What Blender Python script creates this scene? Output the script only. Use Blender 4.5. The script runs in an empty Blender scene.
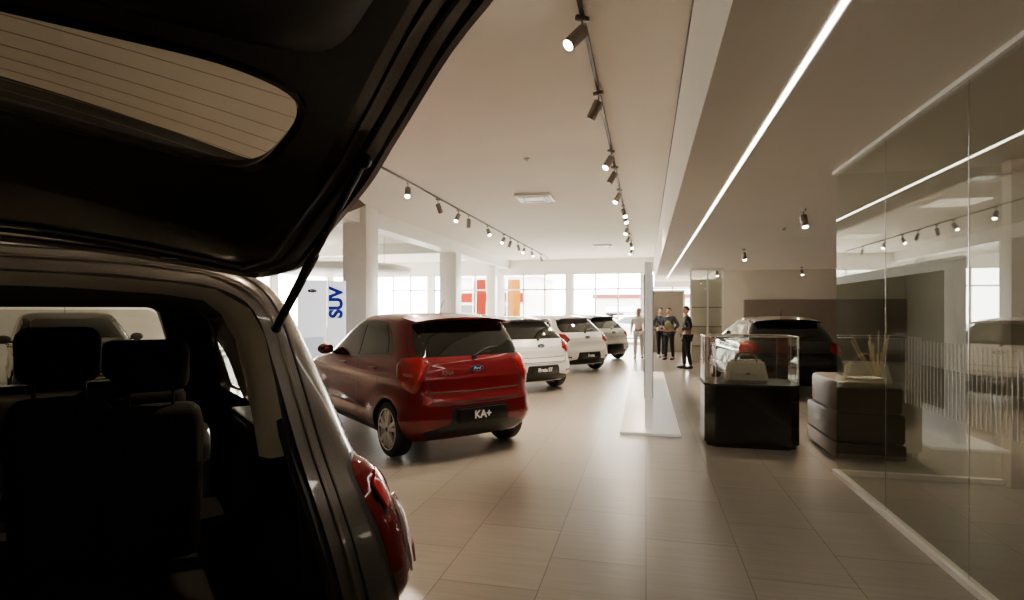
import bpy, bmesh, math, random
from mathutils import Vector, Matrix
from mathutils.geometry import delaunay_2d_cdt
from mathutils.bvhtree import BVHTree
random.seed(4)
SC=bpy.context.scene
R=math.radians
# ------------------------------------------------------------ materials
def _new(name):
    m=bpy.data.materials.new(name); m.use_nodes=True
    return m,m.node_tree.nodes,m.node_tree.links
def pm(name,col,rough=.5,metal=0,coat=0,noise=.06,scale=8,emi=None,es=0,bump=0,stretch=None,spec=.5):
    m,n,l=_new(name); b=n['Principled BSDF']
    b.inputs['Roughness'].default_value=rough; b.inputs['Metallic'].default_value=metal
    b.inputs['Coat Weight'].default_value=coat; b.inputs['Coat Roughness'].default_value=.03
    b.inputs['Specular IOR Level'].default_value=spec
    tc=n.new('ShaderNodeTexCoord'); mp=n.new('ShaderNodeMapping'); nz=n.new('ShaderNodeTexNoise')
    l.new(tc.outputs['Object'],mp.inputs['Vector']); l.new(mp.outputs['Vector'],nz.inputs['Vector'])
    if stretch: mp.inputs['Scale'].default_value=stretch
    nz.inputs['Scale'].default_value=scale; nz.inputs['Detail'].default_value=3
    cr=n.new('ShaderNodeValToRGB'); l.new(nz.outputs['Fac'],cr.inputs['Fac'])
    cr.color_ramp.elements[0].position=.3; cr.color_ramp.elements[1].position=.7
    cr.color_ramp.elements[0].color=tuple(min(1,c*(1-noise)) for c in col)+(1,)
    cr.color_ramp.elements[1].color=tuple(min(1,c*(1+noise)) for c in col)+(1,)
    l.new(cr.outputs['Color'],b.inputs['Base Color'])
    if bump:
        bp=n.new('ShaderNodeBump'); bp.inputs['Strength'].default_value=bump; bp.inputs['Distance'].default_value=.01
        l.new(nz.outputs['Fac'],bp.inputs['Height']); l.new(bp.outputs['Normal'],b.inputs['Normal'])
    if emi:
        b.inputs['Emission Color'].default_value=tuple(emi)+(1,); b.inputs['Emission Strength'].default_value=es
    return m
def glass(name,tint,f0=.04,mul=1.0,rough=0.0):
    m,n,l=_new(name); n.remove(n['Principled BSDF']); out=n['Material Output']
    t=n.new('ShaderNodeBsdfTransparent'); t.inputs['Color'].default_value=tuple(tint)+(1,)
    g=n.new('ShaderNodeBsdfAnisotropic'); g.inputs['Roughness'].default_value=rough; g.inputs['Color'].default_value=(1,1,1,1)
    ge=n.new('ShaderNodeNewGeometry'); d=n.new('ShaderNodeVectorMath'); d.operation='DOT_PRODUCT'
    l.new(ge.outputs['Incoming'],d.inputs[0]); l.new(ge.outputs['Normal'],d.inputs[1])
    a=n.new('ShaderNodeMath'); a.operation='ABSOLUTE'; l.new(d.outputs['Value'],a.inputs[0])
    s=n.new('ShaderNodeMath'); s.operation='SUBTRACT'; s.inputs[0].default_value=1; l.new(a.outputs[0],s.inputs[1]); s.use_clamp=True
    p=n.new('ShaderNodeMath'); p.operation='POWER'; p.inputs[1].default_value=5; l.new(s.outputs[0],p.inputs[0])
    q=n.new('ShaderNodeMath'); q.operation='MULTIPLY_ADD'; q.inputs[1].default_value=(1-f0)*mul; q.inputs[2].default_value=f0*mul; q.use_clamp=True; l.new(p.outputs[0],q.inputs[0])
    mx=n.new('ShaderNodeMixShader'); l.new(q.outputs[0],mx.inputs[0])
    l.new(t.outputs[0],mx.inputs[1]); l.new(g.outputs[0],mx.inputs[2]); l.new(mx.outputs[0],out.inputs['Surface'])
    return m
def film(name,col,op):
    m,n,l=_new(name); b=n['Principled BSDF']; b.inputs['Base Color'].default_value=tuple(col)+(1,); b.inputs['Roughness'].default_value=.6; b.inputs['Alpha'].default_value=op
    return m
def floor_mat():
    m,n,l=_new('floor_tile'); b=n['Principled BSDF']
    tc=n.new('ShaderNodeTexCoord')
    sx=n.new('ShaderNodeSeparateXYZ'); cx=n.new('ShaderNodeCombineXYZ'); l.new(tc.outputs['Object'],sx.inputs[0]); l.new(sx.outputs['Y'],cx.inputs['X']); l.new(sx.outputs['X'],cx.inputs['Y'])
    br=n.new('ShaderNodeTexBrick'); br.offset=0.5; br.squash=1
    br.inputs['Scale'].default_value=1; br.inputs['Brick Width'].default_value=.9; br.inputs['Row Height'].default_value=.6
    br.inputs['Mortar Size'].default_value=.0033; br.inputs['Mortar Smooth'].default_value=.15
    br.inputs['Color1'].default_value=(.285,.255,.215,1); br.inputs['Color2'].default_value=(.335,.302,.257,1); br.inputs['Mortar'].default_value=(.12,.10,.08,1)
    l.new(cx.outputs[0],br.inputs['Vector'])
    mp=n.new('ShaderNodeMapping'); mp.inputs['Scale'].default_value=(.9,16,1); l.new(tc.outputs['Object'],mp.inputs['Vector'])
    nz=n.new('ShaderNodeTexNoise'); nz.inputs['Scale'].default_value=2.0; nz.inputs['Detail'].default_value=5; nz.inputs['Roughness'].default_value=.5; l.new(mp.outputs[0],nz.inputs['Vector'])
    cr=n.new('ShaderNodeValToRGB'); cr.color_ramp.elements[0].position=.25; cr.color_ramp.elements[1].position=.75
    cr.color_ramp.elements[0].color=(.80,.79,.78,1); cr.color_ramp.elements[1].color=(1.0,1.0,1.0,1); l.new(nz.outputs['Fac'],cr.inputs['Fac'])
    mx=n.new('ShaderNodeMix'); mx.data_type='RGBA'; mx.blend_type='MULTIPLY'; mx.inputs['Factor'].default_value=1
    l.new(br.outputs['Color'],mx.inputs[6]); l.new(cr.outputs['Color'],mx.inputs[7]); l.new(mx.outputs[2],b.inputs['Base Color'])
    b.inputs['Roughness'].default_value=.28; b.inputs['Specular IOR Level'].default_value=.42
    return m
M={}
M['floor']=floor_mat()
M['ceil']=pm('ceiling_paint',(.82,.765,.675),.8,noise=.015,scale=1.5)
M['wall']=pm('wall_paint',(.76,.71,.63),.8,noise=.02,scale=2)
M['white']=pm('white_lacquer',(.88,.86,.82),.35,noise=.01)
M['glowwhite']=pm('white_lacquer_added_glow',(.88,.86,.82),.35,noise=.01,emi=(1,.95,.86),es=.32)  # white lacquer with emission added to lift the unlit partition
M['taupe']=pm('taupe_wall',(.20,.165,.13),.7,noise=.04)
M['office']=pm('office_wall',(.36,.31,.255),.8,noise=.05)
M['black']=pm('black_plastic',(.010,.009,.008),.5,noise=.1)
M['blackgloss']=pm('black_gloss',(.005,.005,.005),.15,coat=.3)
M['rubber']=pm('rubber',(.010,.010,.010),.75)
M['trimblk']=pm('interior_trim_black',(.012,.011,.010),.45,noise=.2,scale=60,bump=.05)
M['fabric']=pm('seat_fabric',(.015,.0135,.012),.9,noise=.3,scale=120,bump=.2)
M['pillar']=pm('pillar_trim_grey',(.70,.64,.54),.6,noise=.03)
M['alu']=pm('aluminium',(.78,.77,.75),.25,metal=1)
M['wheelsilver']=pm('bright_wheel_silver',(.72,.71,.69),.35,metal=.35,coat=.4)
M['chrome']=pm('chrome',(.85,.85,.85),.08,metal=1)
M['darkmetal']=pm('dark_metal',(.05,.05,.05),.4,metal=.8)
M['red']=pm('red_metallic_paint',(.17,.0008,.0065),.30,metal=.5,coat=1,noise=.08,scale=300,spec=.35)
M['whitepaint']=pm('white_car_paint',(.82,.81,.79),.3,coat=1,noise=.01)
M['silver']=pm('silver_car_paint',(.40,.42,.38),.35,metal=.25,coat=1)
M['greycar']=pm('mid_grey_car_paint',(.10,.10,.095),.35,metal=.4,coat=1)
M['blackpaint']=pm('black_car_paint',(.010,.010,.011),.22,coat=1,spec=.5)
M['mpv']=pm('graphite_metallic_paint',(.100,.087,.076),.28,metal=.8,coat=.8,noise=.18,scale=400)
M['carglass']=pm('dark_car_glass',(.005,.006,.006),.05,coat=.3)
M['redlens']=pm('red_lamp_lens',(.27,.003,.006),.10,coat=.8)
M['dkredlens']=pm('deep_red_lamp_lens',(.085,.001,.0025),.06,coat=1)
M['pinklens']=pm('pink_lamp_lens',(.34,.09,.09),.10,coat=.6)
M['clearlens']=pm('clear_lamp_lens',(.50,.42,.40),.10,metal=.3,coat=1)
M['blue']=pm('badge_blue',(.01,.03,.16),.15,coat=1)
M['plate']=pm('plate_black',(.006,.006,.006),.3)
M['text']=pm('letter_white',(.9,.9,.9),.4)
M['bluetext']=pm('letter_blue',(.01,.02,.40),.5,emi=(.01,.03,.7),es=.2)  # slight emission added along with the sign face
M['glowsign']=pm('white_sign_added_glow',(.85,.85,.84),.4,emi=(.95,.96,1),es=1.2,noise=.01)  # emission added to brighten sign faces that stand in shade
M['ltblue']=pm('banner_pale_blue',(.72,.80,.90),.5,emi=(.75,.84,.98),es=.7)
M['leather']=pm('dark_brown_leather',(.105,.076,.056),.38,noise=.12,scale=25,bump=.15)
M['ltleather']=pm('brown_leather',(.145,.108,.080),.40,noise=.12,scale=25,bump=.15)
M['dkleather']=pm('dark_leather',(.05,.035,.028),.5,noise=.12,scale=25)
M['bag']=pm('beige_leather',(.58,.51,.42),.5,noise=.05,scale=30,bump=.1)
M['skin']=pm('skin',(.42,.24,.16),.5)
M['hair']=pm('hair_dark',(.02,.013,.009),.7)
M['suit']=pm('black_cloth',(.010,.010,.012),.85)
M['wshirt']=pm('white_cloth',(.85,.83,.80),.85)
M['vest']=pm('olive_cloth',(.24,.24,.12),.85)
M['jeans']=pm('navy_cloth',(.03,.035,.06),.85)
M['shoe']=pm('shoe_leather',(.01,.008,.007),.4)
M['led']=pm('led_emitter',(1,1,1),.5,emi=(1,.91,.77),es=18)
M['panelglow']=pm('added_office_glow',(1,1,1),.5,emi=(1,.88,.70),es=5)  # glow of the added office lights
M['lamp']=pm('lamp_emitter',(1,1,1),.5,emi=(1,.86,.64),es=120)
M['grey']=pm('lamp_grey',(.22,.195,.165),.4,metal=.3)
M['rail']=pm('rail_dark',(.07,.058,.048),.5,metal=.3)
M['concrete']=pm('concrete_paving',(.60,.57,.53),.85,noise=.1,scale=.8)
M['orange']=pm('orange_sign',(.085,.0045,.0001),.6,spec=.05)
M['yellow']=pm('yellow_sign',(.15,.05,.0003),.6,spec=.05)
M['facade']=pm('facade_render',(.50,.48,.45),.8,noise=.1,scale=.5)
M['roofred']=pm('terracotta',(.10,.012,.004),.8)
M['twig']=pm('dried_grass',(.62,.48,.28),.8)
M['heat']=pm('heater_print',(.12,.09,.06),.6)
M['decal']=film('frosted_film',(.80,.78,.72),.33)
M['wood']=pm('shelf_wood',(.34,.23,.14),.6,noise=.2,stretch=(1,8,1))
G_wall=glass('partition_glass',(.92,.94,.905),.055,1.25)
G_win=glass('window_glass',(.96,.97,.96),.03)
G_case=glass('case_glass',(.94,.96,.94),.04,1.1)
G_car=glass('tinted_car_glass',(.56,.55,.48),.04)
# ------------------------------------------------------------ helpers
def link(o,parent=None):
    SC.collection.objects.link(o)
    if parent is not None: o.parent=parent
    return o
def tag(o,label=None,cat=None,kind=None,group=None):
    if label: o['label']=label
    if cat: o['category']=cat
    if kind: o['kind']=kind
    if group: o['group']=group
    return o
def root(name,label,cat,loc=(0,0,0),rz=0,group=None):
    e=bpy.data.objects.new(name,None); e.empty_display_size=.2; link(e)
    e.location=loc; e.rotation_euler=(0,0,rz); return tag(e,label,cat,None,group)
def finish(me,ang=35):
    for p in me.polygons: p.use_smooth=True
    me.set_sharp_from_angle(angle=R(ang))
class MB:
    def __init__(s): s.bm=bmesh.new(); s.m=[]
    def mi(s,m):
        if m not in s.m: s.m.append(m)
        return s.m.index(m)
    def absorb(s,b,mat,X=None):
        if X is not None: bmesh.ops.transform(b,matrix=X,verts=b.verts)
        k=s.mi(mat)
        for f in b.faces: f.material_index=k
        me=bpy.data.meshes.new('t'); b.to_mesh(me); s.bm.from_mesh(me); bpy.data.meshes.remove(me); b.free(); return s
    def box(s,c,size,mat,bev=0,rot=None,seg=2):
        b=bmesh.new(); bmesh.ops.create_cube(b,size=1)
        bmesh.ops.scale(b,vec=size,verts=b.verts)
        if bev: bmesh.ops.bevel(b,geom=b.edges[:],offset=min(bev,min(size)*.49),segments=seg,affect='EDGES',profile=.5)
        X=Matrix.Translation(c)
        if rot is not None: X=X@rot
        return s.absorb(b,mat,X)
    def b2(s,a,c,mat,bev=0):
        return s.box([(a[i]+c[i])/2 for i in range(3)],[abs(c[i]-a[i]) for i in range(3)],mat,bev)
    def cyl(s,c,r,h,mat,axis='Z',r2=None,seg=24,bev=0,rot=None):
        b=bmesh.new(); bmesh.ops.create_cone(b,cap_ends=True,segments=seg,radius1=r,radius2=r if r2 is None else r2,depth=h)
        if bev: bmesh.ops.bevel(b,geom=[e for e in b.edges if abs(e.verts[0].co.z-e.verts[1].co.z)<1e-5],offset=bev,segments=2,affect='EDGES')
        X=Matrix.Translation(c)
        if rot is not None: X=X@rot
        elif axis=='X': X=X@Matrix.Rotation(R(90),4,'Y')
        elif axis=='Y': X=X@Matrix.Rotation(R(90),4,'X')
        return s.absorb(b,mat,X)
    def ball(s,c,rad,mat,seg=20,rot=None):
        b=bmesh.new(); bmesh.ops.create_uvsphere(b,u_segments=seg,v_segments=max(8,seg*2//3),radius=1)
        X=Matrix.Translation(c)
        if rot is not None: X=X@rot
        X=X@Matrix.Diagonal((rad[0],rad[1],rad[2],1))
        return s.absorb(b,mat,X)
    def tube(s,pts,r,mat,seg=8,closed=False,flat=None):
        pts=[Vector(p) for p in pts]; n=len(pts); b=bmesh.new(); rings=[]
        up=None
        for i,p in enumerate(pts):
            if closed: t=(pts[(i+1)%n]-pts[i-1])
            else: t=(pts[min(i+1,n-1)]-pts[max(i-1,0)])
            t.normalize()
            if up is None:
                up=Vector((0,0,1)) if abs(t.z)<.9 else Vector((0,1,0))
            sd=t.cross(up); 
            if sd.length<1e-4: sd=t.cross(Vector((1,0,0)))
            sd.normalize(); up=sd.cross(t).normalized()
            rr=r[i] if isinstance(r,(list,tuple)) else r
            rings.append([b.verts.new(p+sd*math.cos(2*math.pi*k/seg)*rr+up*math.sin(2*math.pi*k/seg)*rr*(flat or 1)) for k in range(seg)])
        m=n if closed else n-1
        for i in range(m):
            A=rings[i];B=rings[(i+1)%n]
            for k in range(seg): b.faces.new((A[k],A[(k+1)%seg],B[(k+1)%seg],B[k]))
        if not closed: b.faces.new(rings[0][::-1]); b.faces.new(rings[-1])
        bmesh.ops.recalc_face_normals(b,faces=b.faces)
        return s.absorb(b,mat)
    def lathe(s,prof,mat,axis='X',seg=40,c=(0,0,0),closed=True):
        b=bmesh.new(); rows=[]
        for (h,r) in prof:
            row=[]
            for k in range(seg):
                a=2*math.pi*k/seg
                if axis=='X': v=(h,r*math.cos(a),r*math.sin(a))
                else: v=(r*math.cos(a),r*math.sin(a),h)
                row.append(b.verts.new(Vector(v)+Vector(c)))
            rows.append(row)
        n=len(rows)
        for i in range(n if closed else n-1):
            A=rows[i];B=rows[(i+1)%n]
            for k in range(seg): b.faces.new((A[k],A[(k+1)%seg],B[(k+1)%seg],B[k]))
        bmesh.ops.recalc_face_normals(b,faces=b.faces)
        return s.absorb(b,mat)
    def tri(s,vs,fs,mat,thick=0,outward=None):
        b=bmesh.new(); vv=[b.verts.new(v) for v in vs]
        for f in fs:
            try: b.faces.new([vv[i] for i in f])
            except Exception: pass
        if thick:
            bmesh.ops.recalc_face_normals(b,faces=b.faces)
            b.normal_update()
            if outward is not None:
                sm=sum((f.normal.dot(Vector(outward))*f.calc_area() for f in b.faces))
                if sm<0:
                    for f in b.faces: f.normal_flip()
                    b.normal_update()
            nv=[v.normal.copy() for v in vv]
            low=[b.verts.new(v.co-nv[i]*thick) for i,v in enumerate(vv)]
            b.verts.index_update()
            idx={v:i for i,v in enumerate(vv)}
            faces=b.faces[:]; bd=[e for e in b.edges if len(e.link_faces)==1]
            for f in faces: b.faces.new([low[idx[v]] for v in reversed(f.verts)])
            for e in bd:
                i,j=idx[e.verts[0]],idx[e.verts[1]]
                try: b.faces.new((vv[i],vv[j],low[j],low[i]))
                except Exception: pass
            bmesh.ops.recalc_face_normals(b,faces=b.faces)
        return s.absorb(b,mat)
    def obj(s,name,parent=None,loc=(0,0,0),rot=(0,0,0),ang=35):
        me=bpy.data.meshes.new(name); s.bm.to_mesh(me); s.bm.free()
        for m in s.m: me.materials.append(m)
        finish(me,ang); o=bpy.data.objects.new(name,me); link(o,parent); o.location=loc; o.rotation_euler=rot; return o
def inside(p,poly):
    x,y=p; c=False; j=len(poly)-1
    for i in range(len(poly)):
        xi,yi=poly[i][0],poly[i][1]; xj,yj=poly[j][0],poly[j][1]
        if (yi>y)!=(yj>y) and x<(xj-xi)*(y-yi)/(yj-yi)+xi: c=not c
        j=i
    return c
def dist_poly(p,poly):
    P=Vector(p[:2]); d=9
    for i in range(len(poly)):
        a=Vector(poly[i-1][:2]); b=Vector(poly[i][:2]); ab=b-a; L=ab.length_squared
        t=max(0,min(1,(P-a).dot(ab)/L)) if L>0 else 0
        d=min(d,(P-a-ab*t).length)
    return d
def rnd(pts,r,n=5):
    out=[]; N=len(pts)
    for i in range(N):
        p=Vector(pts[i][:2]); a=Vector(pts[i-1][:2])-p; b=Vector(pts[(i+1)%N][:2])-p
        ra=min(r,a.length*.48); rb=min(r,b.length*.48)
        A=p+a.normalized()*ra; B=p+b.normalized()*rb
        for k in range(n+1):
            t=k/n; q=A*(1-t)**2+p*2*t*(1-t)+B*t*t; out.append((q.x,q.y))
    return out
def dens(poly,step):
    out=[]; N=len(poly)
    for i in range(N):
        a=Vector(poly[i][:2]); b=Vector(poly[(i+1)%N][:2]); n=max(1,int((b-a).length/step+.5))
        for k in range(n):
            q=a+(b-a)*k/n; out.append((q.x,q.y))
    return out
def tess(outer,holes=(),step=.05):
    loops=[dens(outer,step)]+[dens(h,step) for h in holes]
    vs=[];es=[]
    for lp in loops:
        s0=len(vs); n=len(lp); vs+= [Vector(p) for p in lp]; es+=[(s0+i,s0+(i+1)%n) for i in range(n)]
    xs=[p[0] for p in outer]; ys=[p[1] for p in outer]
    nx=int((max(xs)-min(xs))/step); ny=int((max(ys)-min(ys))/step)
    for i in range(1,nx+1):
        for j in range(1,ny+1):
            p=(min(xs)+i*step,min(ys)+j*step)
            if inside(p,loops[0]) and not any(inside(p,h) for h in loops[1:]):
                if all(dist_poly(p,l)>step*.35 for l in loops): vs.append(Vector(p))
    r=delaunay_2d_cdt(vs,es,[],0,1e-6)
    V=r[0]; F=[]
    for f in r[2]:
        c=sum((V[i] for i in f),Vector((0,0)))/len(f)
        if inside(c,loops[0]) and not any(inside(c,h) for h in loops[1:]): F.append(tuple(f))
    return [(v.x,v.y) for v in V],F
def inset(poly,d):
    n=len(poly); area=sum(poly[i-1][0]*poly[i][1]-poly[i][0]*poly[i-1][1] for i in range(n)); sg=1 if area>0 else -1
    out=[]
    for i in range(n):
        a=Vector(poly[i-1][:2]);p=Vector(poly[i][:2]);b=Vector(poly[(i+1)%n][:2])
        t=(b-a); 
        if t.length<1e-9: out.append(tuple(p)); continue
        t.normalize(); nrm=Vector((-t.y,t.x))*sg
        q=p+nrm*d; out.append((q.x,q.y))
    return out
def pchip(tab,col):
    xs=[r[0] for r in tab]; ys=[r[col] for r in tab]; n=len(xs)
    dl=[(ys[i+1]-ys[i])/(xs[i+1]-xs[i]) for i in range(n-1)]
    m=[dl[0]]+[0 if dl[i-1]*dl[i]<=0 else 2*dl[i-1]*dl[i]/(dl[i-1]+dl[i]) for i in range(1,n-1)]+[dl[-1]]
    def f(x):
        if x<=xs[0]: return ys[0]
        if x>=xs[-1]: return ys[-1]
        i=0
        while x>xs[i+1]: i+=1
        h=xs[i+1]-xs[i]; t=(x-xs[i])/h
        return ys[i]*(1+2*t)*(1-t)**2+h*m[i]*t*(1-t)**2+ys[i+1]*t*t*(3-2*t)+h*m[i+1]*t*t*(t-1)
    return f
def hull(rows,rx=.22,ry=.28,bow=.08,fx=.34,fy=.40,bowf=.16,k=.055,sub=3,arch=None):
    fr=pchip(rows,1);ff=pchip(rows,2);fw=pchip(rows,3)
    zs=[]
    for i in range(len(rows)-1):
        for j in range(sub): zs.append(rows[i][0]+(rows[i+1][0]-rows[i][0])*j/sub)
    zs.append(rows[-1][0])
    y0=min(r[1] for r in rows); y1=max(r[2] for r in rows); W=max(r[3] for r in rows); ym0=(y0+y1)/2;a0=(y1-y0)/2
    b=bmesh.new(); loops=[]
    for z in zs:
        yr,yf,w=fr(z),ff(z),fw(z); a=(yf-yr)/2
        rX=min(rx,.6*w); rY=min(ry,.4*a); fX=min(fx,.65*w); fY=min(fy,.45*a); q=w/W
        pts=[]
        for i in range(9):
            x=(w-rX)*i/9; pts.append((x,yr+bow*q*(x/w)**2))
        yb=yr+bow*q*((w-rX)/w)**2
        for i in range(9):
            t=i/8*math.pi/2; pts.append((w-rX+rX*math.sin(t),yb+rY*(1-math.cos(t))))
        yc=yf-bowf*q*((w-fX)/w)**2
        A=yb+rY;B=yc-fY
        for i in range(1,26): pts.append((w,A+(B-A)*i/26))
        for i in range(9):
            t=i/8*math.pi/2; pts.append((w-fX+fX*math.cos(t),B+fY*math.sin(t)))
        for i in range(1,10):
            x=(w-fX)*(1-i/9); pts.append((x,yf-bowf*q*(x/w)**2))
        P=[]
        for x,y in pts:
            s=(y-ym0)/a0; x*=1-k*abs(s)**3
            if arch:
                for (yw,zw,rw) in arch:
                    d=math.hypot(y-yw,z-zw)
                    if x>.6*W and rw*.6<d<rw*1.5:
                        x+=.024*(1-min(1,abs(d-rw*1.02)/(rw*.42)))
            P.append((x,y))
        full=P+[(-x,y) for x,y in P[-2:0:-1]]
        loops.append([b.verts.new((x,y,z)) for x,y in full])
    n=len(loops[0])
    for i in range(len(loops)-1):
        for j in range(n): b.faces.new((loops[i][j],loops[i][(j+1)%n],loops[i+1][(j+1)%n],loops[i+1][j]))
    for lp in (loops[0],loops[-1]):
        c=sum((v.co for v in lp),Vector())/n; cv=b.verts.new(c)
        for j in range(n): b.faces.new((lp[j],lp[(j+1)%n],cv))
    bmesh.ops.recalc_face_normals(b,faces=b.faces)
    return b
def projector(bvh,mode,off=.004,outline=None,bulge=0,bw=.05):
    def f(p):
        u,v=p
        if mode=='rear': o=Vector((u,-3,v));d=Vector((0,1,0))
        elif mode=='front': o=Vector((u,9,v));d=Vector((0,-1,0))
        elif mode=='side': o=Vector((3,u,v));d=Vector((-1,0,0))
        elif mode=='top': o=Vector((u,v,4));d=Vector((0,0,-1))
        elif mode=='corner': 
            s=math.sqrt(.5); o=Vector((u*s,u*s,v))+Vector((s,-s,0))*4; d=Vector((-s,s,0))
        h=bvh.ray_cast(o,d)
        if h[0] is None: h=bvh.find_nearest(o+d*3)
        loc,nr=h[0],h[1]
        if nr.dot(d)>0: nr=-nr
        e=off
        if bulge: 
            t=min(1,dist_poly(p,outline)/bw); e+=bulge*(1-(1-t)**2)
        return loc+nr*e
    return f
def boolean(ob,cutters):
    for c in cutters:
        m=ob.modifiers.new('b','BOOLEAN'); m.operation='DIFFERENCE'; m.solver='EXACT'; m.object=c
    dg=bpy.context.evaluated_depsgraph_get()
    me=bpy.data.meshes.new_from_object(ob.evaluated_get(dg)); ob.modifiers.clear(); ob.data=me
    for c in cutters: bpy.data.objects.remove(c)
    return me
def tmp(b,mats=(),idx=None):
    if idx is not None:
        for f in b.faces: f.material_index=idx
    me=bpy.data.meshes.new('tmp'); b.to_mesh(me); b.free()
    for m in mats: me.materials.append(m)
    o=bpy.data.objects.new('tmp',me); link(o); return o
def prism(poly,axis,a,c):
    b=bmesh.new()
    def P(p,h): return (p[0],h,p[1]) if axis=='Y' else (h,p[0],p[1])
    A=[b.verts.new(P(p,a)) for p in poly];B=[b.verts.new(P(p,c)) for p in poly]; n=len(poly)
    for i in range(n): b.faces.new((A[i],A[(i+1)%n],B[(i+1)%n],B[i]))
    b.faces.new(A);b.faces.new(B[::-1]); bmesh.ops.recalc_face_normals(b,faces=b.faces); return b
def text(name,body,size,mat,parent,X,ext=.002,offs=0.0,shear=0):
    cu=bpy.data.curves.new('t','FONT'); cu.body=body; cu.size=size; cu.extrude=ext; cu.offset=offs; cu.shear=shear
    cu.align_x='CENTER'; cu.align_y='CENTER'
    o=bpy.data.objects.new('t',cu); link(o); dg=bpy.context.evaluated_depsgraph_get(); dg.update()
    me=bpy.data.meshes.new_from_object(o.evaluated_get(dg)); bpy.data.objects.remove(o)
    me.materials.clear(); me.materials.append(mat)
    ob=bpy.data.objects.new(name,me); link(ob,parent); ob.matrix_local=X; return ob
# ------------------------------------------------------------ wheels
def wheel(parent,x,y,r,right=True):
    s=r/.305
    mb=MB(); mb.lathe([(-.09,.205),(-.098,.25),(-.088,.288),(-.065,.303),(.0,.306),(.065,.303),(.088,.288),(.098,.25),(.09,.205)],M['rubber'])
    w=mb.obj('wheel',parent,(x,y,r),(0,0,0 if right else math.pi)); w.scale=(s,s,s)
    mb=MB(); a=M['wheelsilver']
    mb.lathe([(.090,.232),(.102,.222),(.08,.204),(-.05,.190),(-.05,.204),(.07,.224)],a)
    mb.cyl((-.03,0,0),.192,.02,M['black'],'X',seg=32); mb.cyl((.0,0,0),.13,.02,M['darkmetal'],'X',seg=32)
    mb.cyl((.07,0,0),.045,.05,a,'X',seg=24,bev=.008); mb.cyl((.098,0,0),.026,.006,M['blue'],'X',seg=20)
    for k in range(5):
        for dd in (-.20,.20):
            an=2*math.pi*k/5+dd
            rot=Matrix.Rotation(an,4,'X')
            rot2=rot@Matrix.Translation((.080,0,.124))
            b=bmesh.new(); bmesh.ops.create_cube(b,size=1); bmesh.ops.scale(b,vec=(.03,.038,.190),verts=b.verts)
            for v in b.verts:
                if v.co.z<0: v.co.y*=1.1
            bmesh.ops.bevel(b,geom=b.edges[:],offset=.005,segments=2,affect='EDGES'); mb.absorb(b,a,rot2)
    mb.obj('rim',w)
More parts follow.
